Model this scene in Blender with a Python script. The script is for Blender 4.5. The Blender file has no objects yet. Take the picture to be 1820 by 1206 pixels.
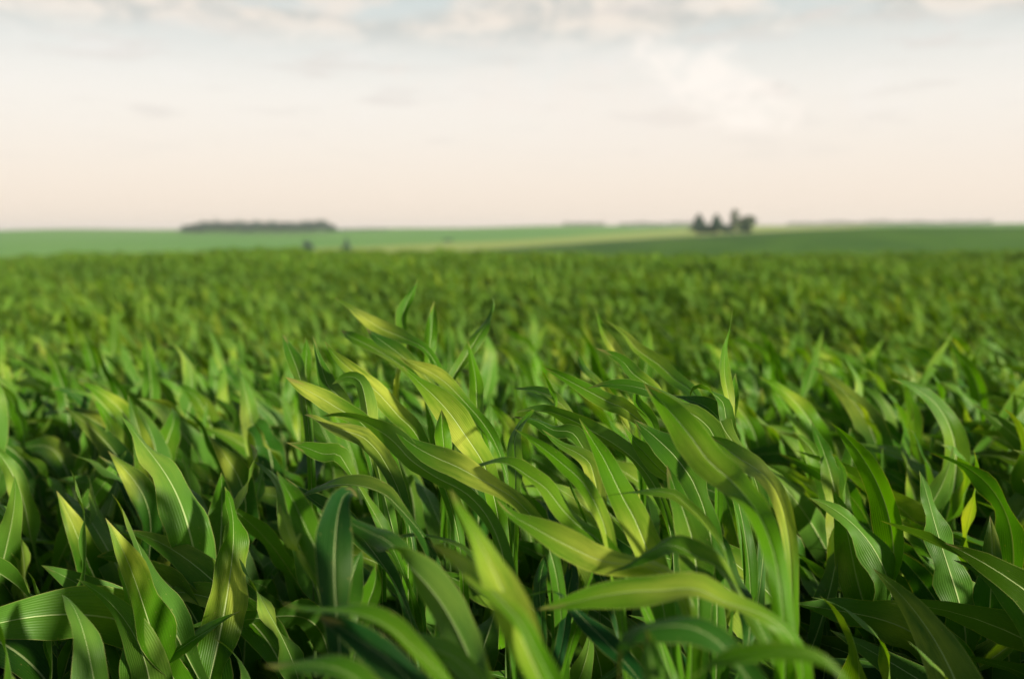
import bpy, math, random
import numpy as np
from mathutils import Vector

# ------------------------------------------------------------------ camera
S = bpy.context.scene
COL = S.collection
FPX = 50.0 / 36.0 * 1206.0            # focal length in photo pixels
EYE = np.array([0.0, 0.0, 1.65])
PITCH = math.atan((603 - 425) / FPX)
cam = bpy.data.cameras.new("camera")
cam.sensor_fit = 'VERTICAL'; cam.sensor_height = 36.0; cam.sensor_width = 54.3; cam.lens = 50.0
cam.clip_start = 0.05; cam.clip_end = 20000
cam.dof.use_dof = True; cam.dof.focus_distance = 1.9; cam.dof.aperture_fstop = 2.7
cam.dof.aperture_blades = 0
camo = bpy.data.objects.new("camera", cam)
camo.location = EYE; camo.rotation_euler = (math.pi / 2 - PITCH, 0, 0)
COL.objects.link(camo); S.camera = camo

# ------------------------------------------------------------------ render / exposure
S.render.engine = 'CYCLES'
S.cycles.use_denoising = True
S.cycles.max_bounces = 8; S.cycles.transmission_bounces = 6; S.cycles.diffuse_bounces = 4
S.view_settings.view_transform = 'Standard'; S.view_settings.look = 'None'
S.view_settings.exposure = 0.72; S.view_settings.gamma = 1.0

# ------------------------------------------------------------------ node helpers
class G:
    """tiny expression builder on a node tree"""
    def __init__(s, nt): s.nt = nt
    def n(s, t, **kw):
        nd = s.nt.nodes.new(t)
        for k, v in kw.items(): setattr(nd, k, v)
        return nd
    def put(s, sock, v):
        if isinstance(v, bpy.types.NodeSocket): s.nt.links.new(v, sock)
        elif v is not None: sock.default_value = v
    def m(s, op, a, b=None, c=None, clamp=False):
        nd = s.n('ShaderNodeMath', operation=op); nd.use_clamp = clamp
        for i, v in enumerate((a, b, c)):
            if v is not None: s.put(nd.inputs[i], v)
        return nd.outputs[0]
    def ss(s, x, lo, hi, a=0.0, b=1.0):
        nd = s.n('ShaderNodeMapRange', interpolation_type='SMOOTHSTEP')
        for i, v in enumerate((x, lo, hi, a, b)): s.put(nd.inputs[i], v)
        return nd.outputs[0]
    def mix(s, f, a, b, mode='MIX'):
        nd = s.n('ShaderNodeMix', data_type='RGBA', blend_type=mode)
        s.put(nd.inputs[0], f); s.put(nd.inputs[6], a); s.put(nd.inputs[7], b)
        return nd.outputs[2]
    def xyz(s, x, y, z):
        nd = s.n('ShaderNodeCombineXYZ')
        for i, v in enumerate((x, y, z)): s.put(nd.inputs[i], v)
        return nd.outputs[0]
    def sep(s, v):
        nd = s.n('ShaderNodeSeparateXYZ'); s.put(nd.inputs[0], v); return nd.outputs
    def noise(s, vec, scale, detail=3.0, rough=0.5, dist=0.0):
        nd = s.n('ShaderNodeTexNoise')
        s.put(nd.inputs['Vector'], vec); nd.inputs['Scale'].default_value = scale
        nd.inputs['Detail'].default_value = detail; nd.inputs['Roughness'].default_value = rough
        nd.inputs['Distortion'].default_value = dist
        return nd.outputs[0]

def rgb(r, g, b): return (r, g, b, 1.0)

# ------------------------------------------------------------------ sky and sun
SUN_AZ, SUN_EL = math.radians(130), math.radians(18)
W = bpy.data.worlds.new("World"); S.world = W; W.use_nodes = True
nt = W.node_tree; nt.nodes.clear(); g = G(nt)
sky = g.n('ShaderNodeTexSky', sky_type='NISHITA')
sky.sun_disc = False; sky.sun_elevation = SUN_EL; sky.sun_rotation = SUN_AZ
sky.air_density = 1.0; sky.dust_density = 2.0; sky.altitude = 200
skyb = g.n('ShaderNodeBackground'); g.put(skyb.inputs[0], sky.outputs[0]); skyb.inputs[1].default_value = 0.09
tc = g.n('ShaderNodeTexCoord'); dirv = tc.outputs['Generated']
dx, dy, dz = g.sep(dirv)
up = g.m('MAXIMUM', dz, 0.0)
# thin evening overcast: warm at the skyline, pale above, cooler overhead and dimmed there to deepen the shade
c = g.mix(g.ss(up, 0.0, 0.17), rgb(0.86, 0.72, 0.60), rgb(0.83, 0.785, 0.72))
c = g.mix(g.ss(up, 0.13, 0.26), c, rgb(0.555, 0.61, 0.595))
c = g.mix(g.ss(up, 0.25, 0.62), c, rgb(0.13, 0.17, 0.21))
c = g.mix(g.ss(dy, 0.25, -0.35), c, g.mix(1.0, c, rgb(0.52, 0.55, 0.60), 'MULTIPLY'))   # unseen sky behind the viewer dimmed to cut frontal fill
# cloud texture on the dome of directions
vec = g.xyz(g.m('MULTIPLY', dx, 5.0), g.m('MULTIPLY', dy, 5.0), g.m('MULTIPLY', dz, 22.0))
n1 = g.noise(vec, 1.0, 5.0, 0.55, 0.3)
n2 = g.noise(g.xyz(g.m('MULTIPLY', dx, 9.0), g.m('MULTIPLY', dy, 9.0), g.m('MULTIPLY', dz, 60.0)), 1.0, 4.0, 0.5, 0.2)
n3 = g.noise(g.xyz(g.m('MULTIPLY', dx, 16.0), g.m('MULTIPLY', dy, 16.0), g.m('MULTIPLY', dz, 34.0)), 1.0, 4.0, 0.55, 0.4)
n4 = g.noise(g.xyz(g.m('MULTIPLY', dx, 26.0), g.m('MULTIPLY', dy, 26.0), g.m('MULTIPLY', dz, 40.0)), 1.0, 5.0, 0.6, 0.5)
band = g.m('MULTIPLY', g.ss(up, 0.180, 0.222), g.ss(up, 0.45, 0.28))
bank = g.m('MULTIPLY', band, g.ss(n1, 0.34, 0.54))
c = g.mix(g.m('MULTIPLY', bank, 0.85), c, g.mix(g.ss(n3, 0.35, 0.65), rgb(0.53, 0.52, 0.48), rgb(0.84, 0.735, 0.63)))
streak = g.m('MULTIPLY', g.ss(n2, 0.54, 0.72), g.ss(up, 0.05, 0.15))
c = g.mix(g.m('MULTIPLY', streak, 0.6), c, rgb(0.68, 0.62, 0.57))
puff = g.m('MULTIPLY', g.ss(n3, 0.52, 0.68), g.m('MULTIPLY', g.ss(up, 0.09, 0.14), g.ss(up, 0.22, 0.17)))
c = g.mix(g.m('MULTIPLY', puff, 0.22), c, rgb(0.86, 0.81, 0.77))
def blob(cx, cz, sx, sz, tilt):
    """mask of a cloud standing in direction cx = x/y, cz = elevation"""
    u = g.m('SUBTRACT', g.m('DIVIDE', dx, g.m('MAXIMUM', dy, 0.05)), cx)
    v = g.m('SUBTRACT', g.m('SUBTRACT', dz, cz), g.m('MULTIPLY', u, tilt))
    q = g.m('ADD', g.m('POWER', g.m('ABSOLUTE', g.m('DIVIDE', u, sx)), 2.0), g.m('POWER', g.m('ABSOLUTE', g.m('DIVIDE', v, sz)), 2.0))
    q = g.m('ADD', q, g.m('MULTIPLY', g.m('SUBTRACT', n4, 0.5), 5.2))
    return g.m('MULTIPLY', g.ss(q, 1.7, -0.5), g.ss(dy, 0.0, 0.2))
c = g.mix(g.m('MULTIPLY', blob(0.12, 0.138, 0.20, 0.05, -0.12), 0.40), c, rgb(0.84, 0.75, 0.67))
c = g.mix(g.m('MULTIPLY', blob(0.215, 0.152, 0.080, 0.032, -0.35), 0.62), c, rgb(0.97, 0.89, 0.81))
c = g.mix(g.m('MULTIPLY', blob(-0.185, 0.236, 0.055, 0.017, 0.0), 0.7), c, rgb(0.84, 0.73, 0.63))
c = g.mix(g.m('MULTIPLY', blob(0.20, 0.232, 0.07, 0.012, -0.1), 0.6), c, rgb(0.84, 0.76, 0.67))
c = g.mix(g.m('MULTIPLY', blob(-0.015, 0.181, 0.05, 0.006, 0.0), 0.35), c, rgb(0.62, 0.60, 0.56))
hb = g.n('ShaderNodeBackground'); g.put(hb.inputs[0], c); hb.inputs[1].default_value = 0.725
mx = g.n('ShaderNodeMixShader'); mx.inputs[0].default_value = 0.93
nt.links.new(skyb.outputs[0], mx.inputs[1]); nt.links.new(hb.outputs[0], mx.inputs[2])
out = g.n('ShaderNodeOutputWorld'); nt.links.new(mx.outputs[0], out.inputs['Surface'])

sun = bpy.data.lights.new("sun", 'SUN'); sun.energy = 5.0; sun.angle = math.radians(3.0); sun.color = (1.0, 0.90, 0.70)
suno = bpy.data.objects.new("sun", sun)
sv = Vector((math.cos(SUN_EL) * math.sin(SUN_AZ), math.cos(SUN_EL) * math.cos(SUN_AZ), math.sin(SUN_EL)))
suno.rotation_euler = sv.to_track_quat('Z', 'Y').to_euler(); suno.location = (30, -20, 30); COL.objects.link(suno)

# ------------------------------------------------------------------ object helpers
def tag(o, label=None, cat=None, group=None, kind=None):
    for k, v in (("label", label), ("category", cat), ("group", group), ("kind", kind)):
        if v: o[k] = v
    return o

def mesh_from(name, V, F, mat, uv=None, tint=None, smooth=True):
    """quads in F (k,4); uv and tint per vertex"""
    me = bpy.data.meshes.new(name)
    V = np.asarray(V, np.float32); F = np.asarray(F, np.int32)
    k, w = F.shape
    me.vertices.add(len(V)); me.vertices.foreach_set("co", V.ravel())
    me.loops.add(k * w); me.loops.foreach_set("vertex_index", F.ravel())
    me.polygons.add(k)
    me.polygons.foreach_set("loop_start", np.arange(k, dtype=np.int32) * w)
    me.polygons.foreach_set("loop_total", np.full(k, w, np.int32))
    me.polygons.foreach_set("use_smooth", np.full(k, smooth, bool))
    if uv is not None:
        L = me.uv_layers.new(name="UVMap")
        L.data.foreach_set("uv", np.asarray(uv, np.float32)[F.ravel()].ravel())
    if tint is not None:
        a = me.attributes.new("tint", 'FLOAT_COLOR', 'POINT')
        t = np.ones((len(V), 4), np.float32); t[:, :3] = tint
        a.data.foreach_set("color", t.ravel())
    me.materials.append(mat); me.update(calc_edges=True)
    return me

def link(name, me, parent=None, loc=(0, 0, 0)):
    o = bpy.data.objects.new(name, me); COL.objects.link(o); o.location = loc
    if parent is not None: o.parent = parent
    return o

# ------------------------------------------------------------------ materials
def leaf_material(name, gloss, low=rgb(0.008, 0.056, 0.010), high=rgb(0.076, 0.218, 0.002)):
    m = bpy.data.materials.new(name); m.use_nodes = True
    nt = m.node_tree; nt.nodes.clear(); g = G(nt)
    uvn = g.n('ShaderNodeUVMap'); uvn.uv_map = "UVMap"
    u, v, _ = g.sep(uvn.outputs[0])
    at = g.n('ShaderNodeAttribute'); at.attribute_name = "tint"
    hue, yel, age = g.sep(at.outputs['Color'])       # age carries the position along the blade
    oi = g.n('ShaderNodeObjectInfo')
    geo = g.n('ShaderNodeNewGeometry')
    a = g.m('ABSOLUTE', g.m('SUBTRACT', u, 0.5))      # 0 at the midrib, .5 at the margin
    fib = g.noise(g.xyz(g.m('MULTIPLY', u, 46.0), g.m('MULTIPLY', v, 3.0), oi.outputs['Random']), 1.0, 3.0, 0.6)
    pat = g.noise(g.xyz(g.m('MULTIPLY', u, 2.6), g.m('MULTIPLY', v, 9.0), g.m('MULTIPLY', oi.outputs['Random'], 37.0)), 1.0, 3.0, 0.55)
    hue2 = g.m('ADD', hue, g.m('MULTIPLY', g.m('SUBTRACT', oi.outputs['Random'], 0.5), 0.35), clamp=True)
    base = g.mix(hue2, low, high)
    yy = g.m('MULTIPLY', g.m('MULTIPLY', yel, 1.15), g.ss(g.m('ADD', pat, g.m('MULTIPLY', fib, 0.12)), 0.18, 0.74), clamp=True)
    base = g.mix(yy, base, rgb(0.42, 0.50, 0.07))  # yellow blotches: leaf yellowing, with warm sun patches put into the colour
    stripe = g.m('SINE', g.m('MULTIPLY', u, 2 * math.pi * 17))
    veins = g.m('ADD', g.m('MULTIPLY', stripe, 0.10), g.m('MULTIPLY', g.m('SUBTRACT', fib, 0.5), 0.9))
    base = g.mix(1.0, base, g.mix(g.m('ADD', veins, 0.5, clamp=True), rgb(0.72, 0.74, 0.70), rgb(1.25, 1.22, 1.2)), 'MULTIPLY')
    spots = g.noise(g.xyz(g.m('MULTIPLY', u, 16.0), g.m('MULTIPLY', v, 90.0), 3.0), 1.0, 2.0, 0.5)
    base = g.mix(g.m('MULTIPLY', g.ss(spots, 0.68, 0.75), 0.55), base, rgb(0.30, 0.25, 0.09))
    tip = g.m('MULTIPLY', g.ss(g.m('ADD', age, g.m('MULTIPLY', g.m('SUBTRACT', pat, 0.5), 0.25)), 0.955, 1.0), 0.5)
    base = g.mix(tip, base, rgb(0.33, 0.25, 0.10))
    # underside: paler, waxier
    under = g.mix(0.42, base, rgb(0.115, 0.26, 0.045))
    base = g.mix(geo.outputs['Backfacing'], base, under)
    ribw = g.m('MULTIPLY_ADD', g.m('SUBTRACT', 1.0, age), 0.030, 0.007)
    rib = g.ss(a, ribw, g.m('MULTIPLY', ribw, 0.55))
    base = g.mix(g.m('MULTIPLY', rib, 0.75), base, rgb(0.42, 0.52, 0.23))
    edge = g.ss(a, 0.484, 0.494)
    base = g.mix(g.m('MULTIPLY', edge, 0.7), base, rgb(0.36, 0.40, 0.13))
    bm = g.n('ShaderNodeBump'); bm.inputs['Strength'].default_value = 0.30; bm.inputs['Distance'].default_value = 0.0008
    g.put(bm.inputs['Height'], g.m('ADD', stripe, g.m('MULTIPLY', fib, 2.0)))
    p = g.n('ShaderNodeBsdfPrincipled'); g.put(p.inputs['Base Color'], base)
    g.put(p.inputs['Roughness'], g.m('MULTIPLY_ADD', fib, 0.20, 0.30)); p.inputs['IOR'].default_value = 1.36; p.inputs['Specular IOR Level'].default_value = gloss
    g.put(p.inputs['Normal'], bm.outputs[0])
    t = g.n('ShaderNodeBsdfTranslucent')
    g.put(t.inputs[0], g.mix(1.0, base, rgb(1.9, 1.9, 0.3), 'MULTIPLY')); g.put(t.inputs['Normal'], bm.outputs[0])
    mx = g.n('ShaderNodeMixShader'); g.put(mx.inputs[0], g.m('SUBTRACT', 0.32, g.m('MULTIPLY', rib, 0.2)))
    nt.links.new(p.outputs[0], mx.inputs[1]); nt.links.new(t.outputs[0], mx.inputs[2])
    o = g.n('ShaderNodeOutputMaterial'); nt.links.new(mx.outputs[0], o.inputs[0])
    return m

def stalk_material():
    m = bpy.data.materials.new("maize_stalk"); m.use_nodes = True
    nt = m.node_tree; g = G(nt); p = nt.nodes['Principled BSDF']
    tc = g.n('ShaderNodeTexCoord')
    n = g.noise(tc.outputs['Object'], 30.0, 3.0)
    g.put(p.inputs['Base Color'], g.mix(n, rgb(0.045, 0.11, 0.02), rgb(0.095, 0.16, 0.04)))
    p.inputs['Roughness'].default_value = 0.45
    return m

def foliage_material(name, c1, c2):
    m = bpy.data.materials.new(name); m.use_nodes = True
    nt = m.node_tree; nt.nodes.clear(); g = G(nt)
    tc = g.n('ShaderNodeTexCoord')
    n = g.noise(tc.outputs['Object'], 0.9, 3.0)
    col = g.mix(g.ss(n, 0.3, 0.7), c1, c2)
    d = g.n('ShaderNodeBsdfDiffuse'); g.put(d.inputs[0], col)
    t = g.n('ShaderNodeBsdfTranslucent'); g.put(t.inputs[0], col)
    mx = g.n('ShaderNodeMixShader'); mx.inputs[0].default_value = 0.25
    nt.links.new(d.outputs[0], mx.inputs[1]); nt.links.new(t.outputs[0], mx.inputs[2])
    o = g.n('ShaderNodeOutputMaterial'); nt.links.new(mx.outputs[0], o.inputs[0])
    return m

def bark_material():
    m = bpy.data.materials.new("bark"); m.use_nodes = True
    nt = m.node_tree; g = G(nt); p = nt.nodes['Principled BSDF']
    tc = g.n('ShaderNodeTexCoord'); n = g.noise(tc.outputs['Object'], 4.0, 4.0)
    g.put(p.inputs['Base Color'], g.mix(n, rgb(0.05, 0.04, 0.03), rgb(0.13, 0.10, 0.075)))
    p.inputs['Roughness'].default_value = 0.9
    return m

def ground_material():
    m = bpy.data.materials.new("farmland"); m.use_nodes = True
    nt = m.node_tree; g = G(nt); p = nt.nodes['Principled BSDF']
    tc = g.n('ShaderNodeTexCoord'); pos = tc.outputs['Object']
    x, y, z = g.sep(pos)
    big = g.noise(pos, 0.006, 3.0); mid = g.noise(pos, 0.05, 4.0); small = g.noise(pos, 9.0, 6.0, 0.65)
    soil = g.mix(small, rgb(0.022, 0.016, 0.011), rgb(0.085, 0.062, 0.042))
    # tramlines of a far crop, seen only faintly
    rows = g.m('SINE', g.m('MULTIPLY', g.m('ADD', x, g.m('MULTIPLY', y, 0.22)), 0.35))
    far = g.mix(g.ss(big, 0.35, 0.65), rgb(0.105, 0.300, 0.030), rgb(0.140, 0.330, 0.036))
    far = g.mix(g.m('MULTIPLY_ADD', mid, 0.35, g.m('MULTIPLY', rows, 0.05), clamp=True), far, rgb(0.075, 0.23, 0.022))
    wob = g.m('MULTIPLY', g.m('SUBTRACT', mid, 0.5), 36.0)
    yw = g.m('ADD', y, wob)
    shift = g.m('MULTIPLY', g.m('MAXIMUM', x, 0.0), 1.3)
    t0 = g.m('SUBTRACT', yw, shift)
    lim = g.m('MULTIPLY_ADD', g.m('MINIMUM', x, 0.0), 0.9, 0.0)    # the strip thins out to the left
    straw = g.m('MULTIPLY', g.ss(t0, 540, 575), g.ss(g.m('SUBTRACT', t0, lim), 840, 770))
    far = g.mix(g.m('MULTIPLY', straw, 0.85), far, g.mix(mid, rgb(0.24, 0.35, 0.04), rgb(0.38, 0.41, 0.08)))
    top = g.ss(yw, 1060, 1160)
    far = g.mix(g.m('MULTIPLY', top, 0.45), far, rgb(0.13, 0.20, 0.07))
    ridge = g.ss(yw, 470, 440)
    near2 = g.mix(g.ss(mid, 0.3, 0.7), rgb(0.034, 0.108, 0.005), rgb(0.056, 0.145, 0.007))
    far = g.mix(ridge, far, near2)
    pale = g.m('MULTIPLY', g.m('MULTIPLY', g.ss(y, 372, 380), g.ss(y, 450, 430)), g.ss(x, 74, 78))
    far = g.mix(g.m('MULTIPLY', pale, 0.8), far, rgb(0.22, 0.25, 0.13))
    col = g.mix(g.ss(y, 84, 92), soil, far)
    g.put(p.inputs['Base Color'], col); p.inputs['Roughness'].default_value = 0.95
    p.inputs['Specular IOR Level'].default_value = 0.15
    bm = g.n('ShaderNodeBump'); bm.inputs['Strength'].default_value = 0.6; bm.inputs['Distance'].default_value = 0.03
    g.put(bm.inputs['Height'], small); g.put(p.inputs['Normal'], bm.outputs[0])
    return m

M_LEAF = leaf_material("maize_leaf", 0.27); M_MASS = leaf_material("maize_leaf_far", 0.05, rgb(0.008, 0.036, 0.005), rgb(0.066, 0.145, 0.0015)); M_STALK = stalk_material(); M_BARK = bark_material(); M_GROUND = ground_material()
M_WOOD = foliage_material("wood_foliage", rgb(0.024, 0.064, 0.044), rgb(0.048, 0.104, 0.058))
M_CONIFER = foliage_material("conifer_foliage", rgb(0.055, 0.110, 0.085), rgb(0.090, 0.155, 0.105))
M_AIRY = foliage_material("broadleaf_foliage", rgb(0.060, 0.105, 0.052), rgb(0.105, 0.155, 0.075))
M_HEDGE = foliage_material("hedge_foliage", rgb(0.030, 0.085, 0.025), rgb(0.055, 0.125, 0.035))

# ------------------------------------------------------------------ terrain
def sstep(a, b, x):
    t = np.clip((x - a) / (b - a), 0, 1); return t * t * (3 - 2 * t)
_ky = np.array([0, 75, 95, 130, 200, 330, 470, 620, 760, 900, 1060, 1180, 1300, 1600, 2400, 8000.])
_kz = np.array([-.65, -.70, -1.6, -4.0, -8.0, -10.5, -10.0, -7.0, -1.2, 4.6, 12.5, 17.0, 17.0, 6.0, -25., -60.])
_dy = np.linspace(0, 8000, 8001)
_dz = np.interp(_dy, _ky, _kz)
_k = np.hanning(81); _k /= _k.sum()
_ds = np.convolve(np.pad(_dz, 40, mode='edge'), _k, mode='valid')
_bl = sstep(70, 150, _dy); _dz = _dz * (1 - _bl) + _ds * _bl
def ground_z(x, y):
    x = np.asarray(x, float); y = np.asarray(y, float)
    yc = np.clip(y, 0, 7999)
    near = -0.65 * sstep(3.2, 11, y) + 0.04 * np.sin(x * 0.35 + 1) * sstep(4, 14, y)
    near = near + (0.20 * np.sin(x * 0.11 + y * 0.05) + 0.17 * np.sin(y * 0.20 + x * 0.06)) * sstep(10, 30, y)
    z = np.interp(yc, _dy, _dz)
    z = np.where(y < 75, near, z + (near - (-0.65)) * (1 - sstep(75, 140, y)))
    ridge = np.clip(-1.6 + 0.062 * (x - 5) + 0.3 * np.sin(x * 0.03), -12, 5.5)
    w = sstep(210, 300, y) * (1 - sstep(400, 520, y))
    z = np.where(ridge > z, z * (1 - w) + ridge * w, z)
    crest = 0.009 * np.clip(x, -400, 400) + 0.9 * np.sin(x * 0.011 + 0.6) + 0.5 * np.sin(x * 0.031)
    return z + crest * sstep(700, 1150, y)

def build_ground():
    ang = np.concatenate([np.linspace(-math.pi, -0.75, 60, endpoint=False), np.linspace(-0.75, 0.75, 220, endpoint=False), np.linspace(0.75, math.pi, 61)])
    rad = np.concatenate([[0.0], np.linspace(0.6, 20, 34), np.geomspace(21.5, 180, 50), np.linspace(190, 1500, 130), np.geomspace(1600, 7500, 20)])
    R, A = np.meshgrid(rad, ang, indexing='ij')
    X = R * np.sin(A); Y = R * np.cos(A)
    Z = ground_z(X, Y)
    rng = np.random.default_rng(5)
    Z = Z + np.where((R > 0.3) & (R < 20), rng.normal(0, 0.012, R.shape), 0)
    Z[:, -1] = Z[:, 0]
    V = np.stack([X, Y, Z], -1).reshape(-1, 3)
    a, b = len(rad), len(ang)
    i, j = np.meshgrid(np.arange(a - 1), np.arange(b - 1), indexing='ij')
    q = (i * b + j).ravel()
    F = np.stack([q, q + 1, q + b + 1, q + b], -1)[:, ::-1]
    me = mesh_from("ground", V, F, M_GROUND)
    tag(link("ground", me), "rolling farmland of green and straw coloured fields rising to the skyline", "ground", None, "structure")
build_ground()

# ------------------------------------------------------------------ maize leaves
UACROSS = np.array([0, .07, .2, .34, .45, .482, .5, .518, .55, .66, .8, .93, 1.0])
WIND = np.array([-0.80, 0.42, 0.06])
def norm(v): return v / max(np.linalg.norm(v), 1e-9)

def blade_width(s, base=0.6):
    rise = base + (1 - base) * sstep(0, 0.36, s)
    t = np.clip((s - 0.42) / 0.58, 0, 1)
    return rise * (1 - t ** 1.75)

def ribbon(P, Nn, width, ua, fold=0.22, ruff=0.010, freq=3.0, ph=(0, 0), hue=0.5, yel=0.0, ypos=0.75, ywid=0.2, yside=0.0, base=0.6, rib=True, prof=None):
    """blade along P (n,3) with upper-face normals Nn; returns V, F, uv, tint"""
    n = len(P)
    T = np.gradient(P, axis=0); T /= np.linalg.norm(T, axis=1)[:, None] + 1e-9
    Nn = Nn - T * (T * Nn).sum(1)[:, None]; Nn /= np.linalg.norm(Nn, axis=1)[:, None] + 1e-9
    B = np.cross(T, Nn)
    seg = np.linalg.norm(np.diff(P, axis=0), axis=1); arc = np.concatenate([[0], np.cumsum(seg)]); s = arc / arc[-1]
    w = width * (blade_width(s, base) if prof is None else prof)
    c = (ua - 0.5)[None, :]
    half = w[:, None] * c
    if rib:                                   # margins are never quite straight
        t_ = np.arange(n)
        for sg in (-1, 1):
            jag = 0.022 * np.sin(t_ * 2.9 + 7 * ph[0] + sg) * np.sin(t_ * 1.3 + 5 * ph[1]) + 0.03 * np.sin(t_ * 0.9 + 3 * ph[1] + 2 * sg)
            half = np.where(np.sign(c) == sg, half * (1 + jag[:, None] * np.abs(2 * c)), half)
    k = np.abs(2 * c)
    lift = w[:, None] * (fold * (1 - 0.55 * s[:, None])) * k * 0.5
    side = np.where(c < 0, np.sin(2 * math.pi * freq * s + ph[0])[:, None], np.sin(2 * math.pi * freq * 1.13 * s + ph[1])[:, None])
    lift = lift + ruff * side * k ** 1.7 * np.minimum(1, w / (0.6 * width + 1e-9))[:, None]
    if rib: lift = lift - 0.0022 * np.exp(-(c / 0.022) ** 2) * (1 - s[:, None] * 0.8)
    V = P[:, None, :] + B[:, None, :] * half[..., None] + Nn[:, None, :] * lift[..., None]
    m = len(ua)
    i, j = np.meshgrid(np.arange(n - 1), np.arange(m - 1), indexing='ij')
    q = (i * m + j).ravel()
    F = np.stack([q, q + 1, q + m + 1, q + m], -1)
    uv = np.stack([np.broadcast_to(ua[None, :], (n, m)), np.broadcast_to(arc[:, None], (n, m))], -1).reshape(-1, 2)
    yw = yel * np.exp(-((s[:, None] - ypos) / ywid) ** 2) * np.clip(1 + yside * 2 * c, 0, 2)
    tint = np.stack([np.full((n, m), hue), np.clip(yw, 0, 1), np.broadcast_to(s[:, None], (n, m))], -1).reshape(-1, 3)
    return V.reshape(-1, 3), F, uv, tint

def grow(rng, node, az, el, L, wk, gk, tw, n=26):
    """path and normals of a blade leaving the stalk, bent by its weight and the wind"""
    d = np.array([math.cos(el) * math.cos(az), math.cos(el) * math.sin(az), math.sin(el)])
    nn = norm(np.array([0, 0, 1.0]) - d * d[2])
    p = np.array(node, float); P = [p.copy()]; Nn = [nn.copy()]
    ds = L / (n - 1); a1, a2, p1 = rng.normal(0, 1.5), rng.normal(0, 1.8), rng.uniform(0, 6.28)
    wdir = norm(WIND + rng.normal(0, 0.16, 3) * np.array([1, 1, 1]))
    for i in range(1, n):
        s = i / (n - 1)
        b = np.cross(d, nn)
        f = wdir * wk * (0.25 + s) * 3.0 + np.array([0, 0, -1.0]) * gk * (0.1 + s ** 1.4) * 3.0
        f = f + nn * a1 * math.sin(6 * s + p1) * 1.6 + b * a2 * math.cos(5 * s + p1) * 0.8
        d = norm(d + (f - d * (f @ d)) * ds)
        nn = norm(nn - d * (nn @ d)); b = np.cross(d, nn)
        r = tw * ds * math.sin(3.0 * s + 0.6)
        nn = norm(nn * math.cos(r) + b * math.sin(r))
        p = p + d * ds
        P.append(p.copy()); Nn.append(nn.copy())
    return np.array(P), np.array(Nn)

def stalk_mesh(h, r, lean, sides=7):
    zs = np.concatenate([[-0.03], np.linspace(0.02, h, 15)]); V = []
    for i, z in enumerate(zs):
        t = z / h; rr = r * (1 - 0.55 * t - 0.35 * t ** 4) * (1.16 if i % 3 == 1 else 1.0)
        for k in range(sides):
            a = 2 * math.pi * k / sides
            V.append((lean[0] * t * t + rr * math.cos(a), lean[1] * t * t + rr * math.sin(a), z))
    F = [(i * sides + k, i * sides + (k + 1) % sides, (i + 1) * sides + (k + 1) % sides, (i + 1) * sides + k) for i in range(len(zs) - 1) for k in range(sides)]
    return V, F

def plant_spec(rng, nleaf=9, top=True):
    """list of (path, normals, width, look) and the stalk of one plant"""
    h = rng.uniform(0.74, 0.88); lean = WIND[:2] * rng.uniform(0.03, 0.11)
    a0 = rng.uniform(0, 2 * math.pi); out = []; bush = rng.uniform(.9, 1.1)
    hue0 = rng.uniform(0.35, 0.8); yplant = rng.random()
    for k in range(nleaf):
        t = (k + 0.6) / nleaf
        z = h * (0.16 + 0.80 * t); tt = z / h
        node = (lean[0] * tt * tt, lean[1] * tt * tt, z)
        az = a0 + math.pi * k + rng.normal(0, 0.45)
        upper = t > 0.74
        el = rng.uniform(0.62, 1.02) + (0.28 if upper else 0) + 0.15 * t
        L = bush * (0.40 + 0.28 * math.sin(math.pi * min(1, t * 0.85))) * rng.uniform(0.85, 1.15)
        if upper: L *= rng.uniform(0.72, 0.95)
        Wd = (0.084 + 0.028 * math.sin(math.pi * min(1, t * 0.85))) * rng.uniform(0.85, 1.15) * (0.8 if upper else 1)
        wk = rng.uniform(0.75, 1.55) * (0.5 + 0.5 * t); gk = rng.uniform(0.55, 1.25) * (1.25 - 0.65 * t)
        if upper and rng.random() < 0.22: wk *= 0.35; gk *= 0.3
        P, Nn = grow(rng, node, az, min(el, 1.45), L, wk, gk, rng.normal(0, 4.0))
        hue = float(np.clip(hue0 * (0.25 + 0.85 * t) + rng.normal(0, 0.08), 0, 1))
        y = max(0, rng.normal(0.04 + 0.25 * (yplant > 0.6) + 0.12 * upper, 0.25)) if t > 0.4 else 0.0
        out.append((P, Nn, Wd, dict(fold=rng.uniform(.10, .42), ruff=rng.uniform(.005, .014), freq=rng.uniform(2.0, 4.2), ph=(rng.uniform(0, 6.28), rng.uniform(0, 6.28)),
                    hue=hue, yel=min(1.0, y), ypos=rng.uniform(.45, .95), ywid=rng.uniform(.08, .2), yside=rng.uniform(-1, 1))))
    return out, (h, rng.uniform(0.010, 0.013), lean), yplant > 0.6

# ------------------------------------------------------------------ leaves traced one by one from the photograph
PF = np.array([0, math.cos(PITCH), -math.sin(PITCH)]); PU = np.array([0, math.sin(PITCH), math.cos(PITCH)]); PX = np.array([1.0, 0, 0])
def at(px, py, d): return EYE + (PF + PX * (px - 910) / FPX + PU * (603 - py) / FPX) * d
ZO = {2: (507, 370, 4.468), 3: (909, 370, 4.468), 4: (507, 580, 4.468), 5: (909, 580, 4.468), 6: (507, 830, 3.2065), 7: (909, 830, 3.2065), 0: (0, 0, 1.0)}
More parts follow.
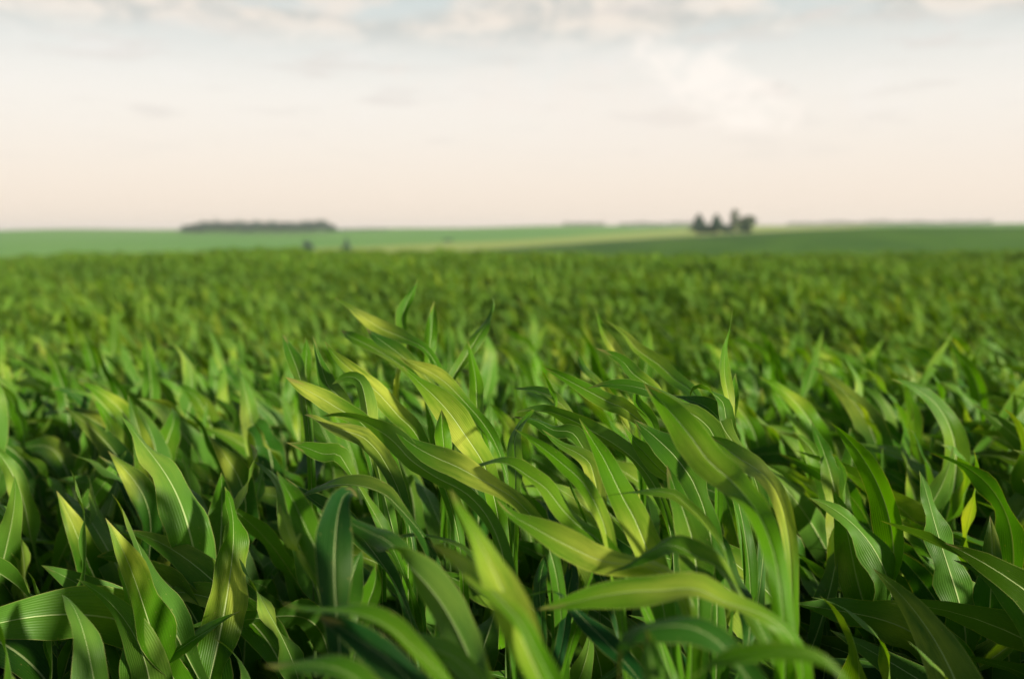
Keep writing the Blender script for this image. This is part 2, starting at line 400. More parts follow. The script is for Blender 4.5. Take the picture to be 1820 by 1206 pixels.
# crop, points of the midrib base -> tip, visible width in crop px, depth base, depth tip, roll base, roll tip, hue, yellow (leaf yellowing and painted sunlit patch), where, description
HERO = [
 (4, [(1120,990),(1010,815),(900,710),(740,530),(530,350),(400,235),(310,115)], 150, 2.05, 2.25, 25, 15, .8, .9, .62, "long pointed leaf glowing yellow green at upper left"),
 (4, [(1610,1190),(1560,1060),(1400,820),(1300,680),(1180,550),(1050,430),(930,310)], 215, 1.95, 2.15, 20, 25, .75, .75, .50, "broad tongue shaped leaf with a fine pale midrib"),
 (4, [(640,800),(560,730),(420,650),(290,570),(130,480),(0,400)], 165, 1.95, 2.05, 30, 35, .7, .8, .85, "leaf folded along its midrib, yellow above and dark below"),
 (4, [(780,1060),(730,985),(620,880),(500,835),(350,790),(215,715),(150,700)], 150, 1.85, 1.95, 25, 30, .35, .75, .72, "dark folded leaf with a yellow blotch and a drooping tip"),
 (4, [(1330,1260),(1190,1190),(1000,1060),(900,950),(800,860),(680,785),(560,730),(420,708),(290,715)], 150, 1.72, 1.9, 138, 120, 0.3, .1, .5, "glossy grey green leaf curling over at its tip"),
 (4, [(1700,1290),(1530,1200),(1360,1110),(1220,1050),(1080,980),(960,900),(850,800)], 190, 1.65, 1.8, 20, 15, .65, .9, .45, "wide pale yellow leaf lying above the dark gap"),
 (4, [(560,1230),(500,1130),(420,1015),(300,1010),(150,955),(0,920)], 115, 1.72, 1.75, 40, 40, .45, .1, .5, "plain green leaf with a wavy edge at the left"),
 (4, [(1270,1050),(1260,960),(1245,800),(1240,660)], 130, 1.95, 2.0, 0, 0, .8, .2, .5, "upright bright green blade under the broad tongue"),
 (4, [(520,700),(430,560),(340,470),(280,300),(215,70)], 120, 2.15, 2.3, 10, 20, .3, .1, .5, "blue green upright blade with a pale midrib"),
 (4, [(690,900),(660,730),(640,600),(610,470),(560,410),(470,400),(370,460)], 130, 2.05, 2.15, 150, 165, .8, 1.0, .45, "cream coloured leaf back bent over at the top"),
 (4, [(170,440),(160,320),(170,200),(160,80)], 90, 2.4, 2.5, 0, 10, .7, .1, .5, "short upright blade beside the blue green one"),
 (4, [(120,420),(90,330),(40,200),(-20,60)], 120, 2.35, 2.5, 10, 10, .6, .2, .5, "shadowy blade cut by the left edge of the field view"),
 (4, [(1540,760),(1520,620),(1510,400),(1450,110)], 110, 2.2, 2.4, 0, 15, .75, .1, .5, "upright spear of a blade behind the broad tongue"),
 (2, [(1040,1260),(900,1150),(750,1040),(640,950)], 110, 2.4, 2.55, 40, 30, .35, .45, .5, "grey blade lying over its neighbours behind the upper leaves"),
 (4, [(1500,680),(1390,560),(1280,450),(1150,360),(1000,290),(905,245)], 115, 2.2, 2.35, 25, 25, .7, .9, .85, "leaf with a strongly yellow tip above the broad tongue"),
 (4, [(950,330),(820,240),(700,170),(520,80),(440,30)], 105, 2.5, 2.7, 30, 30, .5, .2, .5, "dark narrow leaf below the upper left tips"),
 (2, [(1020,1060),(900,1010),(760,950),(620,860),(520,790),(385,705)], 110, 2.55, 2.8, 25, 35, .65, .9, .72, "slim leaf reaching up with yellow along its upper edge"),
 (2, [(920,1080),(930,980),(940,820),(1000,680),(1052,560)], 90, 2.6, 2.7, 30, 10, .6, .7, .3, "leaf tip standing highest against the blurred field"),
 (2, [(1140,1220),(1150,1100),(1170,850),(1185,735)], 100, 2.55, 2.6, 0, 0, .85, .1, .5, "straight bright spear left of the middle"),
 (2, [(1380,1260),(1450,1150),(1540,1000),(1620,880),(1662,780),(1640,690)], 85, 2.5, 2.6, 15, 65, .45, .1, .5, "curled tip hooking back in front of the blurred field"),
 (5, [(30,1260),(30,1100),(25,900),(90,760),(200,635)], 110, 1.75, 1.95, 20, 35, .6, .1, .5, "upright folded blade leaning right at the centre"),
 (0, [(1085,985),(1060,955),(1030,935),(1000,905),(971,868),(940,846),(909,826),(880,820),(850,825),(812,837)], 27, 1.5, 1.72, 35, 55, .7, .15, .5, "slim leaf arched over like a bow"),
 (5, [(1180,560),(1130,490),(1000,400),(945,350),(900,290),(800,220),(665,170)], 95, 2.1, 2.25, 30, 55, .6, .5, .4, "narrow twisting leaf with a hair thin tip"),
 (5, [(990,720),(880,640),(800,610),(700,560),(550,480),(400,400),(260,325)], 135, 2.0, 2.15, 20, 20, .6, .35, .4, "flat lance shaped leaf in sharp focus right of centre"),
 (5, [(1660,980),(1610,870),(1560,790),(1450,700),(1310,640),(1230,570),(1100,510),(950,470),(760,460),(605,490)], 125, 1.8, 2.0, 40, 60, .55, .15, .5, "long dark leaf arching across to the left"),
 (0, [(1326,882),(1302,856),(1258,817),(1229,777),(1200,741),(1171,708),(1144,681)], 60, 1.35, 1.6, 10, 10, .9, .3, .6, "largest bright green leaf on the right, slightly out of focus"),
 (5, [(1470,1290),(1420,1190),(1300,1030),(1200,930),(1100,840),(970,735)], 235, 1.7, 1.85, 30, 30, .35, .05, .5, "wide dark leaf with a thin green midrib under the bright one"),
 (0, [(1085,985),(1071,924),(1040,862),(998,822),(954,788),(913,761)], 28, 1.5, 1.7, 25, 30, .8, .5, .3, "slender lit leaf sloping down beside the arched one"),
 (5, [(690,1330),(660,1206),(620,1080),(520,1000),(380,930),(240,815)], 130, 1.68, 1.8, 25, 20, .75, .8, .5, "leaf with a yellow edge beside the slender lit one"),
 (0, [(1178,1075),(1171,1040),(1165,1015),(1146,965),(1127,920),(1105,880),(1075,818),(1052,780),(1029,743)], 52, 1.5, 1.7, 10, 20, .8, .6, .35, "long leaf with a cream midrib running straight down"),
 (5, [(860,960),(770,900),(660,840),(560,780),(420,715),(260,668),(40,678)], 130, 1.85, 1.95, 140, 125, 0.35, .15, .5, "grey sheened leaf curving flat to a fine tip"),
 (5, [(640,1070),(570,960),(480,840),(330,820),(200,750),(0,715)], 105, 1.85, 1.95, 35, 45, .45, .1, .5, "dull green leaf with a scalloped edge below the grey one"),
 (5, [(1720,800),(1700,690),(1680,600),(1600,530),(1500,478),(1440,500),(1420,560)], 85, 1.9, 1.95, 30, 75, .5, .1, .5, "leaf hooped over with a pale rim"),
 (5, [(1796,960),(1700,830),(1640,720),(1540,630),(1400,580),(1250,540)], 125, 1.85, 2.0, 40, 50, .5, .2, .5, "dark leaf under the hooped one at the right"),
 (0, [(1303,800),(1297,715),(1289,668),(1289,627),(1297,588),(1303,547)], 12, 2.05, 2.15, 40, 60, .75, .7, .4, "tall thin spike of a leaf, yellow on one side"),
 (5, [(1745,760),(1755,640),(1770,500),(1782,370)], 85, 2.1, 2.2, 0, 10, .75, .2, .5, "short upright blade behind the tall thin spike"),
 (0, [(1352,838),(1335,826),(1311,812),(1289,795),(1256,773)], 42, 1.6, 1.75, 15, 20, .6, .9, .45, "pale yellow streaked leaf at the right"),
 (5, [(1310,1290),(1270,1206),(1160,1110),(1060,1000),(960,890),(870,740)], 115, 1.75, 1.85, 25, 25, .8, .35, .5, "lime leaf half hidden behind the largest bright one"),
 (5, [(500,760),(440,660),(340,570),(260,530),(150,500),(0,490)], 70, 2.2, 2.35, 45, 55, .3, .3, .5, "pale blade bent nearly flat behind the grey sheened leaf"),
 (5, [(760,520),(680,430),(600,350),(560,290),(510,180)], 60, 2.45, 2.6, 20, 35, .6, .9, .4, "cream tinged narrow blade standing behind"),
 (3, [(930,1290),(870,1200),(790,1080),(720,960),(665,790)], 80, 2.5, 2.75, 25, 30, .65, 1.0, .6, "bright yellow edged spear reaching up right of centre"),
 (5, [(1500,600),(1420,500),(1300,420),(1180,310),(1000,180),(900,60),(740,-60)], 110, 2.3, 2.7, 30, 30, .6, .4, .8, "long dark leaf rising behind the twisted one"),
 (5, [(355,760),(350,640),(345,570),(300,470),(235,340)], 36, 2.2, 2.3, 10, 10, .85, .1, .5, "thin grass like spike near the centre"),
 (5, [(1150,860),(1120,770),(1060,680),(1000,600),(980,480)], 95, 1.95, 2.05, 10, 10, .55, .1, .5, "short hanging blade right of centre"),
 (6, [(290,820),(280,690),(278,500),(285,380),(300,260),(330,165),(375,140),(412,168)], 195, 1.28, 1.42, 5, 30, 0.08, .05, .5, "blue green leaf with bold pale midrib, folded over on top"),
 (6, [(1180,1310),(1110,1206),(1050,1080),(980,930),(900,790),(800,660),(700,555),(645,475),(560,405),(470,365),(350,305),(200,240)], 190, 1.12, 1.42, 160, 22, .35, .2, .4, "large twisted leaf, grey below its twist and bright green above"),
 (0, [(985,1260),(960,1206),(935,1150),(909,1085),(888,1036),(866,992),(844,948),(819,908),(800,868)], 58, 1.0, 1.15, 10, 20, .95, 0.8, .62, "upright blurred yellow green leaf nearest the camera"),
 (0, [(955,1160),(925,1105),(897,1073),(866,1040),(834,1008),(803,985),(763,964)], 45, 1.0, 1.15, 25, 20, .9, .6, .85, "second blurred leaf crossing the upright yellow green one"),
 (0, [(735,1150),(690,1112),(632,1089),(554,1080),(500,1071)], 30, 1.05, 1.12, 40, 50, .85, .1, .5, "blurred leaf lying flat across the lower left"),
 (0, [(755,1235),(725,1206),(700,1180),(675,1160),(641,1138),(601,1114),(563,1095)], 58, 1.05, 1.15, 25, 25, 0.15, .05, .5, "broad grey blue leaf at the lower left"),
 (0, [(862,1226),(838,1196),(806,1168),(772,1153),(731,1136),(694,1112)], 42, 1.05, 1.18, 155, 150, .35, .1, .5, "grey green leaf low in front of the dark hollow"),
 (0, [(665,1235),(630,1203),(590,1185),(540,1180),(470,1182)], 44, 0.98, 1.02, 30, 40, .6, .1, .5, "leaf lying flat along the lower left edge"),
 (6, [(345,900),(350,790),(365,690),(400,560),(440,470)], 165, 1.45, 1.5, 15, 15, .55, .05, .5, "broad upright blade with strong veins"),
 (6, [(440,880),(470,780),(510,660),(518,540)], 110, 1.55, 1.55, 20, 10, .5, .1, .5, "narrower dark upright blade beside the veined one"),
 (6, [(240,660),(180,480),(130,370),(60,220),(0,110),(-50,20)], 130, 1.35, 1.5, 20, 20, .7, .05, .5, "plain green leaf cut by the left side"),
 (6, [(250,760),(235,680),(150,560),(60,450),(0,320),(-40,200)], 110, 1.32, 1.45, 30, 150, .65, .6, .8, "leaf turning over to a cream back at the left"),
 (6, [(740,330),(650,230),(560,150),(420,103),(260,98),(130,135),(70,185)], 62, 1.6, 1.75, 45, 60, .35, .15, .5, "long dark bow of a leaf with a yellow rim"),
 (6, [(560,560),(470,440),(350,300),(200,215),(0,60)], 95, 1.65, 1.8, 40, 40, .15, .05, .5, "dull grey leaf behind the blue green one"),
 (6, [(1080,520),(1000,455),(880,408),(750,386),(620,398)], 40, 1.5, 1.65, 40, 65, .5, .1, .5, "thin leaf curving over the dark hollow"),
 (0, [(1130,1003),(1095,1000),(1060,993),(1027,978),(981,955),(940,932),(909,914),(881,885)], 48, 1.4, 1.5, 20, 20, .6, 1.0, .42, "yellow leaf drooping at both ends in the middle front"),
 (7, [(1320,740),(1240,630),(1165,555),(1060,510),(960,455),(880,442),(760,490),(640,570),(520,620)], 82, 1.3, 1.4, 45, 60, 0.55, .2, .4, "pale leaf bowed like a hump at lower right"),
 (7, [(1330,800),(1200,760),(1100,705),(1000,688),(850,700),(700,705),(500,735),(300,782),(150,812)], 170, 1.2, 1.25, 48, 20, 0.75, .5, .55, "largest flat leaf lying across the lower right"),
 (7, [(640,1100),(550,1000),(450,900),(350,800),(250,712),(60,740)], 75, 1.35, 1.45, 45, 60, .1, .0, .5, "dark blue leaf under the largest flat one"),
 (7, [(1300,1130),(1260,1080),(1150,970),(1000,905),(850,905),(720,930),(640,1010),(615,1230)], 130, 1.05, 1.08, 35, 55, 0.12, .0, .5, "grey blue leaf arched over at the lower right"),
 (7, [(840,1330),(820,1206),(790,1050),(770,925)], 115, 0.98, 1.05, 5, 10, .55, .3, .5, "upright blade in front of the arched grey blue leaf"),
 (0, [(1242,1090),(1240,1033),(1236,992),(1230,955),(1215,908),(1199,865),(1185,825)], 58, 1.45, 1.65, 10, 20, .65, .15, .5, "tall broad blade standing upright at the right"),
 (7, [(1010,220),(920,150),(800,135),(700,138),(545,162)], 38, 1.5, 1.55, 40, 60, .4, .2, .5, "short pale blade crossing the tall broad one"),
 (7, [(1340,820),(1289,700),(1230,560),(1180,430),(1100,305)], 105, 1.5, 1.7, 30, 30, .2, .05, .5, "grey green blade behind the tall broad one"),
 (7, [(1440,1060),(1289,1085),(1150,1130),(1010,1215)], 70, 0.95, 0.98, 35, 45, .75, .1, .5, "blurred leaf in the bottom right corner"),
 (7, [(860,760),(760,650),(650,560),(560,430),(490,300)], 165, 1.55, 1.7, 20, 20, .4, .0, .5, "dark upright blade left of the long straight leaf"),
 (7, [(170,860),(160,700),(175,580),(210,470)], 85, 1.6, 1.7, 10, 10, .2, .0, .5, "first of the dark blades in the hollow"),
 (7, [(245,860),(240,700),(240,580),(245,470)], 70, 1.62, 1.7, 10, 10, .55, .0, .5, "narrow dark blade in the hollow"),
 (7, [(310,860),(325,700),(345,600),(330,500)], 105, 1.6, 1.68, 10, 10, .1, .0, .5, "blue dark blade with a thin pale midrib in the hollow"),
 (7, [(400,450),(320,345),(250,260),(195,165)], 110, 1.65, 1.75, 20, 20, .08, .0, .5, "short blue green blade under the bow shaped leaf"),
]

def catmull(Pk, m=64):
    Pk = np.asarray(Pk, float); Q = np.vstack([2 * Pk[0] - Pk[1], Pk, 2 * Pk[-1] - Pk[-2]])
    out = []
    for i in range(len(Pk) - 1):
        p0, p1, p2, p3 = Q[i:i + 4]
        t = np.linspace(0, 1, m, endpoint=False)[:, None]
        out.append(0.5 * (2 * p1 + (p2 - p0) * t + (2 * p0 - 5 * p1 + 4 * p2 - p3) * t ** 2 + (3 * p1 - p0 - 3 * p2 + p3) * t ** 3))
    return np.vstack(out + [Pk[-1:]])
def resample(P, n, extra=None):
    a = np.concatenate([[0], np.cumsum(np.linalg.norm(np.diff(P, axis=0), axis=1))])
    q = np.linspace(0, a[-1], n)
    R = np.stack([np.interp(q, a, P[:, k]) for k in range(P.shape[1])], 1)
    return (R, np.interp(q, a, extra)) if extra is not None else R

rngH = np.random.default_rng(11)
leaves = []
for crop, pts, wpx, d0, d1, r0, r1, hue, yel, ypos, desc in HERO:
    ox, oy, zf = ZO[crop]
    n = len(pts); ds = np.linspace(d0, d1, n)
    P3 = np.array([at(ox + a / zf, oy + b / zf, d) for (a, b), d in zip(pts, ds)])
    C = resample(catmull(P3), 40)
    wv = wpx / zf / FPX * 0.5 * (d0 + d1) / max(0.55, math.cos(math.radians(0.5 * (min(r0, 180 - r0) + min(r1, 180 - r1)))))
    leaves.append(dict(C=C, w=wv, r=(r0, r1), hue=hue, yel=yel, ypos=ypos, desc=desc))
# leaves whose feet stand close together grow from one stalk
plants = []
for lf in sorted(leaves, key=lambda l: -l['w'] * np.linalg.norm(l['C'][-1] - l['C'][0])):
    b = lf['C'][0]; t = norm(lf['C'][0] - lf['C'][3])
    foot = b[:2] + norm(np.array([t[0], t[1]])) * 0.13
    if foot[1] < 0.55: foot[1] = 0.55
    for p in plants:
        if np.linalg.norm(p['foot'] - foot) < 0.105 and len(p['leaves']) < 4: p['leaves'].append(lf); break
    else: plants.append(dict(foot=foot, leaves=[lf]))

def hero_leaf(lf, foot, gz, stalk_h):
    C = lf['C']; P0 = C[0]; t0 = norm(C[1] - C[0])
    zn = float(np.clip(P0[2] - 0.22, gz + 0.12, gz + stalk_h))
    node = np.array([foot[0], foot[1], zn])
    gap = np.linalg.norm(P0 - node); h = 0.4 * gap
    q = np.linspace(0, 1, 24, endpoint=False)[:, None]
    A, Bc = node + np.array([0, 0, h]), P0 - t0 * h
    X = (1 - q) ** 3 * node + 3 * (1 - q) ** 2 * q * A + 3 * (1 - q) * q * q * Bc + q ** 3 * P0
    path = np.vstack([X, C])
    roll = np.concatenate([np.full(len(X), lf['r'][0]), np.interp(np.linspace(0, 1, len(C)), [0, .5, .64, 1] if abs(lf['r'][0] - lf['r'][1]) > 90 else [0, .3, .7, 1], [lf['r'][0], lf['r'][0], lf['r'][1], lf['r'][1]])])
    tr = np.concatenate([np.linspace(-0.5, 0, len(X), endpoint=False), np.linspace(0, 1, len(C))])
    a_path = path
    path, roll = resample(a_path, 46, roll); _, tr = resample(a_path, 46, tr)
    prof = (0.50 + 0.50 * sstep(-0.25, 0.42, tr)) * (1 - np.clip((tr - 0.46) / 0.54, 0, 1) ** 1.45)
    T = np.gradient(path, axis=0); T /= np.linalg.norm(T, axis=1)[:, None]
    c = EYE - path; c = c - T * (T * c).sum(1)[:, None]; c /= np.linalg.norm(c, axis=1)[:, None]
    sd = np.cross(T, c)
    sgn = 1.0 if sd[22:, 2].mean() > 0 else -1.0       # tilt the upper face towards the sky
    a = np.radians(roll)[:, None]
    Nn = c * np.cos(a) + sgn * sd * np.sin(a)
    for _ in range(2): Nn[1:-1] = (Nn[:-2] + Nn[1:-1] + Nn[2:]) / 3
    return path, Nn, prof

FRAME_GROUP = "corn plants of the field"
def make_plant_object(loc, rz=0.0, scale=1.0):
    e = bpy.data.objects.new("corn_plant", None); COL.objects.link(e)
    e.empty_display_size = 0.1; e.location = loc; e.rotation_euler = (0, 0, rz); e.scale = (scale,) * 3
    return e

feet = []
n_ind = 0
for p in plants:
    fx, fy = p['foot']; gz = float(ground_z(fx, fy)); feet.append((fx, fy))
    root = make_plant_object((fx, fy, gz)); n_ind += 1
    tag(root, "corn plant bearing the " + p['leaves'][0]['desc'], "corn plant", FRAME_GROUP)
    sh = float(np.clip(max(l['C'][0][2] for l in p['leaves']) - 0.12 - gz, 0.4, 0.85))
    off = np.array([fx, fy, gz])
    V, F = stalk_mesh(sh, 0.011, (0, 0)); link("stalk", mesh_from("stalk", V, F, M_STALK), root)
    for lf in p['leaves']:
        P, Nn, prof = hero_leaf(lf, p['foot'], gz, sh)
        wid = min(lf['w'] * 1.04, 0.105)
        V, F, uv, ti = ribbon(P - off, Nn, wid, UACROSS, fold=rngH.uniform(.15, .42), ruff=rngH.uniform(.004, .011), freq=rngH.uniform(1.5, 3.0), ph=rngH.uniform(0, 6.28, 2),
                              hue=lf['hue'], yel=lf['yel'], ypos=0.38 + 0.60 * lf['ypos'], ywid=rngH.uniform(.10, .17), yside=rngH.uniform(-.6, .6), prof=prof)
        link("leaf", mesh_from("leaf", V, F, M_LEAF, uv, ti), root)
    spec, _, _ = plant_spec(rngH, 7)
    for P, Nn, Wd, look in spec[:5]:
        z0 = P[0][2]; k = min(1.0, (sh * 0.85) / 0.85)
        look = dict(look, yel=look['yel'] * .5, hue=look['hue'] * .8)
        V, F, uv, ti = ribbon(P * np.array([.85, .85, .80]) * k, Nn, Wd, UACROSS, **look)
        link("leaf", mesh_from("leaf", V, F, M_LEAF, uv, ti), root)

# ------------------------------------------------------------------ the other plants one by one: a set of grown plants, copied
rng = np.random.default_rng(23)
LIB = []
for k in range(56):
    spec, st, yplant = plant_spec(rng, int(rng.integers(8, 11)))
    ms = [mesh_from("leaf", *ribbon(P, Nn, Wd, UACROSS, **look)[:2], M_LEAF, *ribbon(P, Nn, Wd, UACROSS, **look)[2:]) for P, Nn, Wd, look in spec]
    V, F = stalk_mesh(*st)
    LIB.append((mesh_from("stalk", V, F, M_STALK), ms, yplant, spec))

ROW, GAP, ROWANG = 0.62, 0.165, math.radians(9)
HALF = 910 / FPX
def row_grid(y0, y1, x0, x1, rng):
    ca, sa = math.cos(ROWANG), math.sin(ROWANG); out = []
    vmin = int(min(y0 * ca - abs(x0) * sa, y0 * ca - abs(x1) * sa) / ROW) - 2; vmax = int((y1 * ca + max(abs(x0), abs(x1)) * sa) / ROW) + 2
    for r in range(vmin, vmax):
        u = np.arange(x0 * 1.1 - y1 * sa - 1, x1 * 1.1 + y1 * sa + 1, GAP)
        u = u + rng.normal(0, 0.03, len(u)); v = r * ROW + rng.normal(0, 0.05, len(u))
        X = u * ca - v * sa; Y = u * sa + v * ca
        k = (Y > y0) & (Y < y1) & (X > x0) & (X < x1)
        out += [(x, y, r) for x, y in zip(X[k], Y[k])]
    return out
F_ = np.array(feet)
near = []; other = []
_grid = row_grid(-5.0, 12, -8, 8, rng)      # the crop goes on behind the viewer
GAP = 0.26                                # gaps between the traced plants are filled a little closer
_fill = [(x, y + 0.30, r) for x, y, r in row_grid(0.6, 2.9, -1.4, 1.4, rng)]
GAP = 0.165
_fill += [(0.37, 1.14, 2), (0.46, 1.20, 2), (0.55, 1.12, 2), (0.42, 1.36, 2), (0.33, 1.05, 2)]
for x, y, r in _grid + _fill:
    d = y - 0.0
    if np.hypot(x, y) < 0.5: continue
    inview = abs(x) < HALF * d + 0.22 and y > 0.62
    if np.min(np.hypot(F_[:, 0] - x, F_[:, 1] - y)) < 0.075: continue
    (near if inview else other).append((x, y, r))
near.sort(key=lambda q: q[1])
LIMIT = 298 - n_ind
ind = near[:LIMIT]; YEND = ind[-1][1]
rest = near[LIMIT:] + other
words_ = ["first", "second", "third", "fourth", "fifth", "sixth", "seventh", "eighth", "ninth", "tenth", "eleventh", "twelfth", "thirteenth", "fourteenth", "fifteenth"]
rows = {}
for q in ind: rows.setdefault(q[2], []).append(q)
for ri, r in enumerate(sorted(rows)):
    for ci, (x, y, _) in enumerate(sorted(rows[r])):
        k = int(rng.integers(0, len(LIB))); stm, lms, yplant, _s = LIB[k]
        px = 910 + x / y * FPX
        sc = rng.uniform(0.93, 1.06)
        if y < 2.9 and 420 < px < 1400: sc *= (0.76 if px < 1270 else 0.86) + 0.18 * float(sstep(1.3, 2.4, y))
        elif y < 1.8: sc *= 0.88
        root = make_plant_object((x, y, float(ground_z(x, y))), rng.normal(0, 0.28), sc)
        look = "with yellow tips" if yplant else "of plain green"
        n = ci + 1; suf = "th" if 10 <= n % 100 <= 20 else {1: "st", 2: "nd", 3: "rd"}.get(n % 10, "th")
        tag(root, "corn plant %s, %d%s from left in the %s row from the front" % (look, n, suf, words_[min(ri, 14)]), "corn plant", FRAME_GROUP)
        a = bpy.data.objects.new("stalk", stm); COL.objects.link(a); a.parent = root
        for lm in lms:
            o = bpy.data.objects.new("leaf", lm); COL.objects.link(o); o.parent = root

# ------------------------------------------------------------------ the rest of the field as one mass
def lod(spec, top, nalong, ua):
    Vs, Fs, Us, Ts = [], [], [], []; b = 0
    for P, Nn, Wd, look in spec[-top:]:
        idx = np.linspace(0, len(P) - 1, nalong).round().astype(int)
        V, F, uv, ti = ribbon(P[idx], Nn[idx], Wd * (1.0 if nalong > 10 else 1.05), ua, rib=False, **look)
        Vs.append(V); Fs.append(F + b); Us.append(uv); Ts.append(ti); b += len(V)
    return np.vstack(Vs), np.vstack(Fs), np.vstack(Us), np.vstack(Ts)
U3 = np.array([0, .25, .5, .75, 1.0]); U2 = np.array([0, .5, 1.0]); U1 = np.array([0, 1.0])
L0 = [lod(l[3], 8, 14, U3) for l in LIB]; L1 = [lod(l[3], 6, 8, U2) for l in LIB]; L2 = [lod(l[3], 5, 5, U1) for l in LIB]
acc = [[], [], [], []]; base_i = 0
def scatter(pts, lib, wid=1.0):
    global base_i
    for x, y, *_ in pts:
        V, F, U, T = lib[int(rng.integers(0, len(lib)))]
        a = rng.normal(0, 0.28); s = rng.uniform(0.9, 1.1); c_, s_ = math.cos(a) * s, math.sin(a) * s
        Q = np.empty_like(V); Q[:, 0] = V[:, 0] * c_ - V[:, 1] * s_ + x; Q[:, 1] = V[:, 0] * s_ + V[:, 1] * c_ + y; Q[:, 2] = V[:, 2] * s
        cl = math.sin(x * 1.7 + 2 * math.sin(y * .6)) * math.sin(y * .83 + 1.3 * math.sin(x * .5)) + .6 * math.sin(x * .43 + y * .31)
        Q[:, 2] *= 1 + .12 * cl * (1 + .6 * float(sstep(10, 16, y))); cl2 = .13 * cl + rng.normal(0, 0.2)
        Tn = T.copy(); Tn[:, 0] = np.clip(Tn[:, 0] + cl2, 0, 1); Tn[:, 1] = np.clip(Tn[:, 1] * (0.4 + 1.2 * cl2), 0, 1)
        acc[0].append((Q, float(x), float(y))); acc[1].append(F + base_i); acc[2].append(U); acc[3].append(Tn); base_i += len(V)
scatter(rest, L0)
ROW, GAP = 0.52, 0.15
midp = [q for q in row_grid(12, 30, -22, 22, rng) if abs(q[0]) < HALF * q[1] * 1.12 + 2]
scatter(midp, L1)
ROW, GAP = 0.62, 0.20
farp = [q for q in row_grid(30, 84, -56, 56, rng) if abs(q[0]) < HALF * q[1] * 1.1 + 3 and q[1] < 76 + 4 * math.sin(q[0] / 22 + 1)]
scatter(farp, L2)
gz = ground_z(np.array([a[1] for a in acc[0]]), np.array([a[2] for a in acc[0]]))
for (Q, _, _), z in zip(acc[0], gz): Q[:, 2] += z
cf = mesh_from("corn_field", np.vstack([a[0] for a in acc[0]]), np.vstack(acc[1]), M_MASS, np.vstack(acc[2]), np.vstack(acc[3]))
tag(link("corn_field", cf), "blurred mass of green corn stretching behind the near plants to the brow", "corn crop", None, "stuff")

# ------------------------------------------------------------------ far trees, bushes, wood and hedge
def leaf_cards(rng, C, size):
    """small bent quads around the points C"""
    n = len(C); d1 = rng.normal(size=(n, 3)); d1 /= np.linalg.norm(d1, axis=1)[:, None]
    d2 = np.cross(d1, rng.normal(size=(n, 3))); d2 /= np.linalg.norm(d2, axis=1)[:, None]
    s = size * rng.uniform(.6, 1.4, (n, 1))
    V = np.stack([C - d1 * s, C - d2 * s * .6, C + d1 * s, C + d2 * s * .6], 1).reshape(-1, 3)
    return V, np.arange(n * 4).reshape(-1, 4)
def crown_points(rng, kind, h, r, n, z0):
    u = rng.random(n); a = rng.uniform(0, 2 * math.pi, n)
    if kind == 'cone':
        t = u ** 1.25; prof = (1 - t) ** 0.85 * (0.80 + 0.30 * np.sin(t * 17 + 3 * np.sin(a * 2 + 1)) + 0.22 * np.sin(a * 3 + t * 5))
        rr = r * prof * np.sqrt(rng.uniform(.15, 1, n)); z = z0 + (h - z0) * t
        return np.stack([rr * np.cos(a), rr * np.sin(a), z], 1)
    k = 16; cs = rng.normal(size=(k, 3)); cs /= np.linalg.norm(cs, axis=1)[:, None]
    cs *= rng.uniform(.35, .72, (k, 1)); pick = rng.integers(0, k, n)
    q = rng.normal(size=(n, 3)); q /= np.linalg.norm(q, axis=1)[:, None]
    q = cs[pick] + q * rng.uniform(.12, .42, (n, 1))
    if kind == 'dome': q[:, 2] = np.abs(q[:, 2] + 0.25) * 1.15 - .25
    return q * np.array([r, r, (h - z0) / 2]) + np.array([0, 0, (h + z0) / 2])
def trunk_mesh(h, r):
    V, F = stalk_mesh(h, r, (0.02 * h, 0), 8); return mesh_from("trunk", V, F, M_BARK)
rngT = np.random.default_rng(3)
def place(px, d): return (px - 910) / FPX * d, d
def far_tree(px, d, height, radius, kind, mat, label, z0f, n=1500, group=None, name="tree", size=.36):
    x, y = place(px, d); gz = float(ground_z(x, y))
    e = bpy.data.objects.new(name, None); COL.objects.link(e); e.location = (x, y, gz - 0.1)
    tag(e, label, "tree", group)
    link("trunk", trunk_mesh(height * .7, height * .026), e)
    V, F = leaf_cards(rngT, crown_points(rngT, kind, height, radius, n, height * z0f), size)
    link("crown", mesh_from("crown", V, F, mat, smooth=False), e)
def far_bush(px, d, height, radius, mat, label, n=2600):
    x, y = place(px, d); gz = float(ground_z(x, y))
    V, F = leaf_cards(rngT, crown_points(rngT, 'dome', height, radius, n, -0.1 * height), .4)
    o = link("bush", mesh_from("bush", V, F, mat, smooth=False)); o.location = (x, y, gz)
    tag(o, label, "bush")
GRP = "trees at the far field edge"
far_tree(1240, 360, 8.6, 4.0, 'cone', M_CONIFER, "left one of the two dark pointed trees on the skyline", .26, n=2400, group=GRP)
far_tree(1271, 364, 8.2, 4.0, 'cone', M_CONIFER, "right one of the two dark pointed trees, beside the airy tree", .24, n=2400, group=GRP)
far_tree(1303, 370, 10.4, 2.9, 'round', M_AIRY, "tallest far tree with an airy rounded crown beside the pointed pair", .15, n=900, group=GRP)
far_tree(1326, 372, 8.0, 4.2, 'round', M_AIRY, "round far tree just right of the tallest airy one", .25, n=1300, group=GRP)
far_tree(1256, 640, 10.5, 6.5, 'round', M_WOOD, "low rounded tree behind and between the two pointed ones", .05, n=1600, group=GRP)
far_tree(1289, 650, 11.5, 6.0, 'round', M_WOOD, "low rounded tree behind, between pointed tree and tall airy one", .05, n=1600, group=GRP)
far_tree(1325, 640, 13.5, 5.5, 'round', M_WOOD, "rounded tree standing behind the airy tree on its right", .05, n=1600, group=GRP)
far_bush(1256, 366, 3.4, 4.6, M_WOOD, "low scrub between the feet of the two pointed trees")
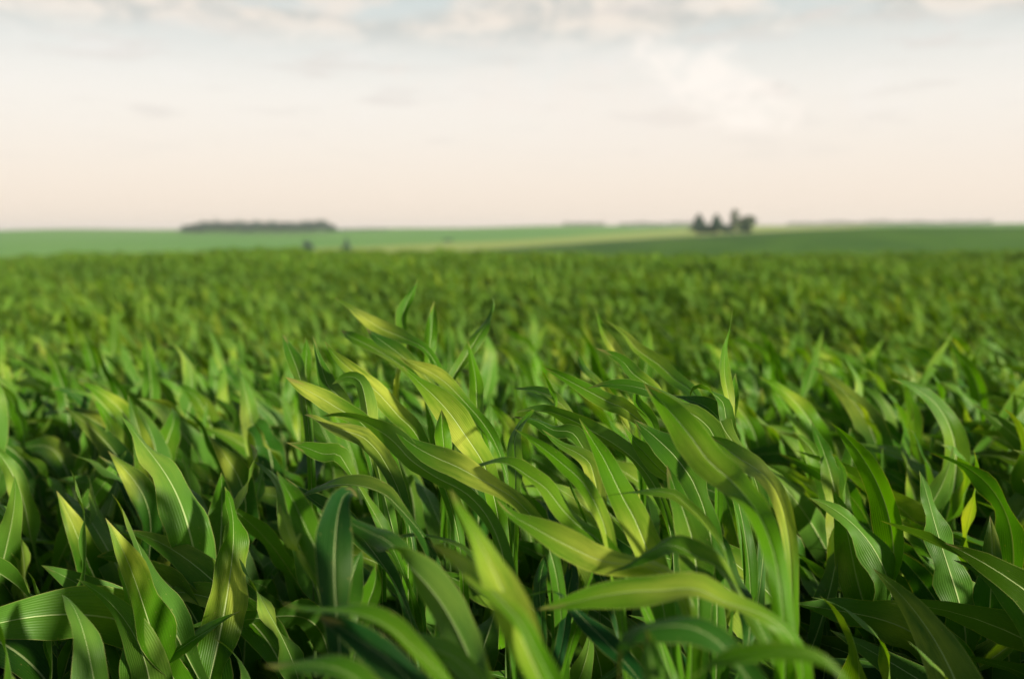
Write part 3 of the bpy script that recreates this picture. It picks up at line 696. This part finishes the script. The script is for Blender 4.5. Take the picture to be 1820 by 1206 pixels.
far_bush(1291, 352, 3.4, 2.4, M_CONIFER, "dark round bush below the tallest airy tree")
far_bush(1320, 356, 3.2, 3.6, M_WOOD, "dark bush to the right of the airy tree")
far_bush(547, 520, 9.6, 5.0, M_WOOD, "wide dark bush below the wood, at the brow of the corn")
far_bush(619, 540, 10.2, 3.0, M_WOOD, "narrow dark bush standing alone right of the wide one")
far_bush(797, 780, 2.2, 5.5, M_WOOD, "tiny low strip of scrub above the straw coloured field", 500)

def mass(name, pts, mat, label, cat):
    V, F = [], []; b = 0
    for x, y, h, r, n in pts:
        q = crown_points(rngT, 'dome', h, r, n, -0.1 * h); v, f = leaf_cards(rngT, q, .75)
        v = v + np.array([x, y, float(ground_z(x, y))]); V.append(v); F.append(f + b); b += len(v)
    o = link(name, mesh_from(name, np.vstack(V), np.vstack(F), mat, smooth=False)); tag(o, label, cat, None, "stuff")
pts = []
for px in np.arange(330, 598, 4.2):
    for k in range(3):
        d = rngT.uniform(1000, 1085); x, y = place(px + rngT.normal(0, 2), d)
        ed = min(1, (602 - px) / 22, (px - 320) / 60)
        pts.append((x, y, (12.3 + 1.1 * math.sin(px * .21) + rngT.normal(0, 1.1)) * (0.45 + .55 * max(.2, ed)), rngT.uniform(4.2, 5.6), 170))
for px in np.arange(598, 690, 6):
    x, y = place(px, 1110); pts.append((x, y, rngT.uniform(1.2, 2.4), 4.0, 50))
mass("distant_wood", pts, M_WOOD, "dark blue green wood on the far hill at the left", "wood")
pts = []
for px in np.concatenate([np.arange(1003, 1075, 4), np.arange(1102, 1180, 4), np.arange(1186, 1232, 4), np.arange(1400, 1760, 5)]):
    x, y = place(px, 1215); e = math.sin(px * .09) * .7
    pts.append((x, y, 4.2 + e + rngT.normal(0, .5), rngT.uniform(3, 4.4), 70))
mass("distant_hedge", pts, M_HEDGE, "low broken hedge along the skyline of the far hill at the right", "hedge")

# ------------------------------------------------------------------ evening haze over the valley
def box(name, lo, hi, mat):
    V = [(x, y, z) for x in (lo[0], hi[0]) for y in (lo[1], hi[1]) for z in (lo[2], hi[2])]
    F = [(0, 1, 3, 2), (4, 6, 7, 5), (0, 4, 5, 1), (2, 3, 7, 6), (0, 2, 6, 4), (1, 5, 7, 3)]
    return link(name, mesh_from(name, V, F, mat, smooth=False))
mh = bpy.data.materials.new("evening_haze"); mh.use_nodes = True
n_ = mh.node_tree; n_.nodes.clear(); g = G(n_)
pv = g.n('ShaderNodeVolumePrincipled'); pv.inputs['Color'].default_value = rgb(0.86, 0.92, 1.0); pv.inputs['Density'].default_value = 0.00021
pv.inputs['Anisotropy'].default_value = 0.1
mo = g.n('ShaderNodeOutputMaterial'); n_.links.new(pv.outputs[0], mo.inputs['Volume'])
hz = box("haze", (-7800, -7800, -70), (7800, 7800, 45), mh)
tag(hz, "thin bluish evening haze over the far fields", "haze", None, "stuff")
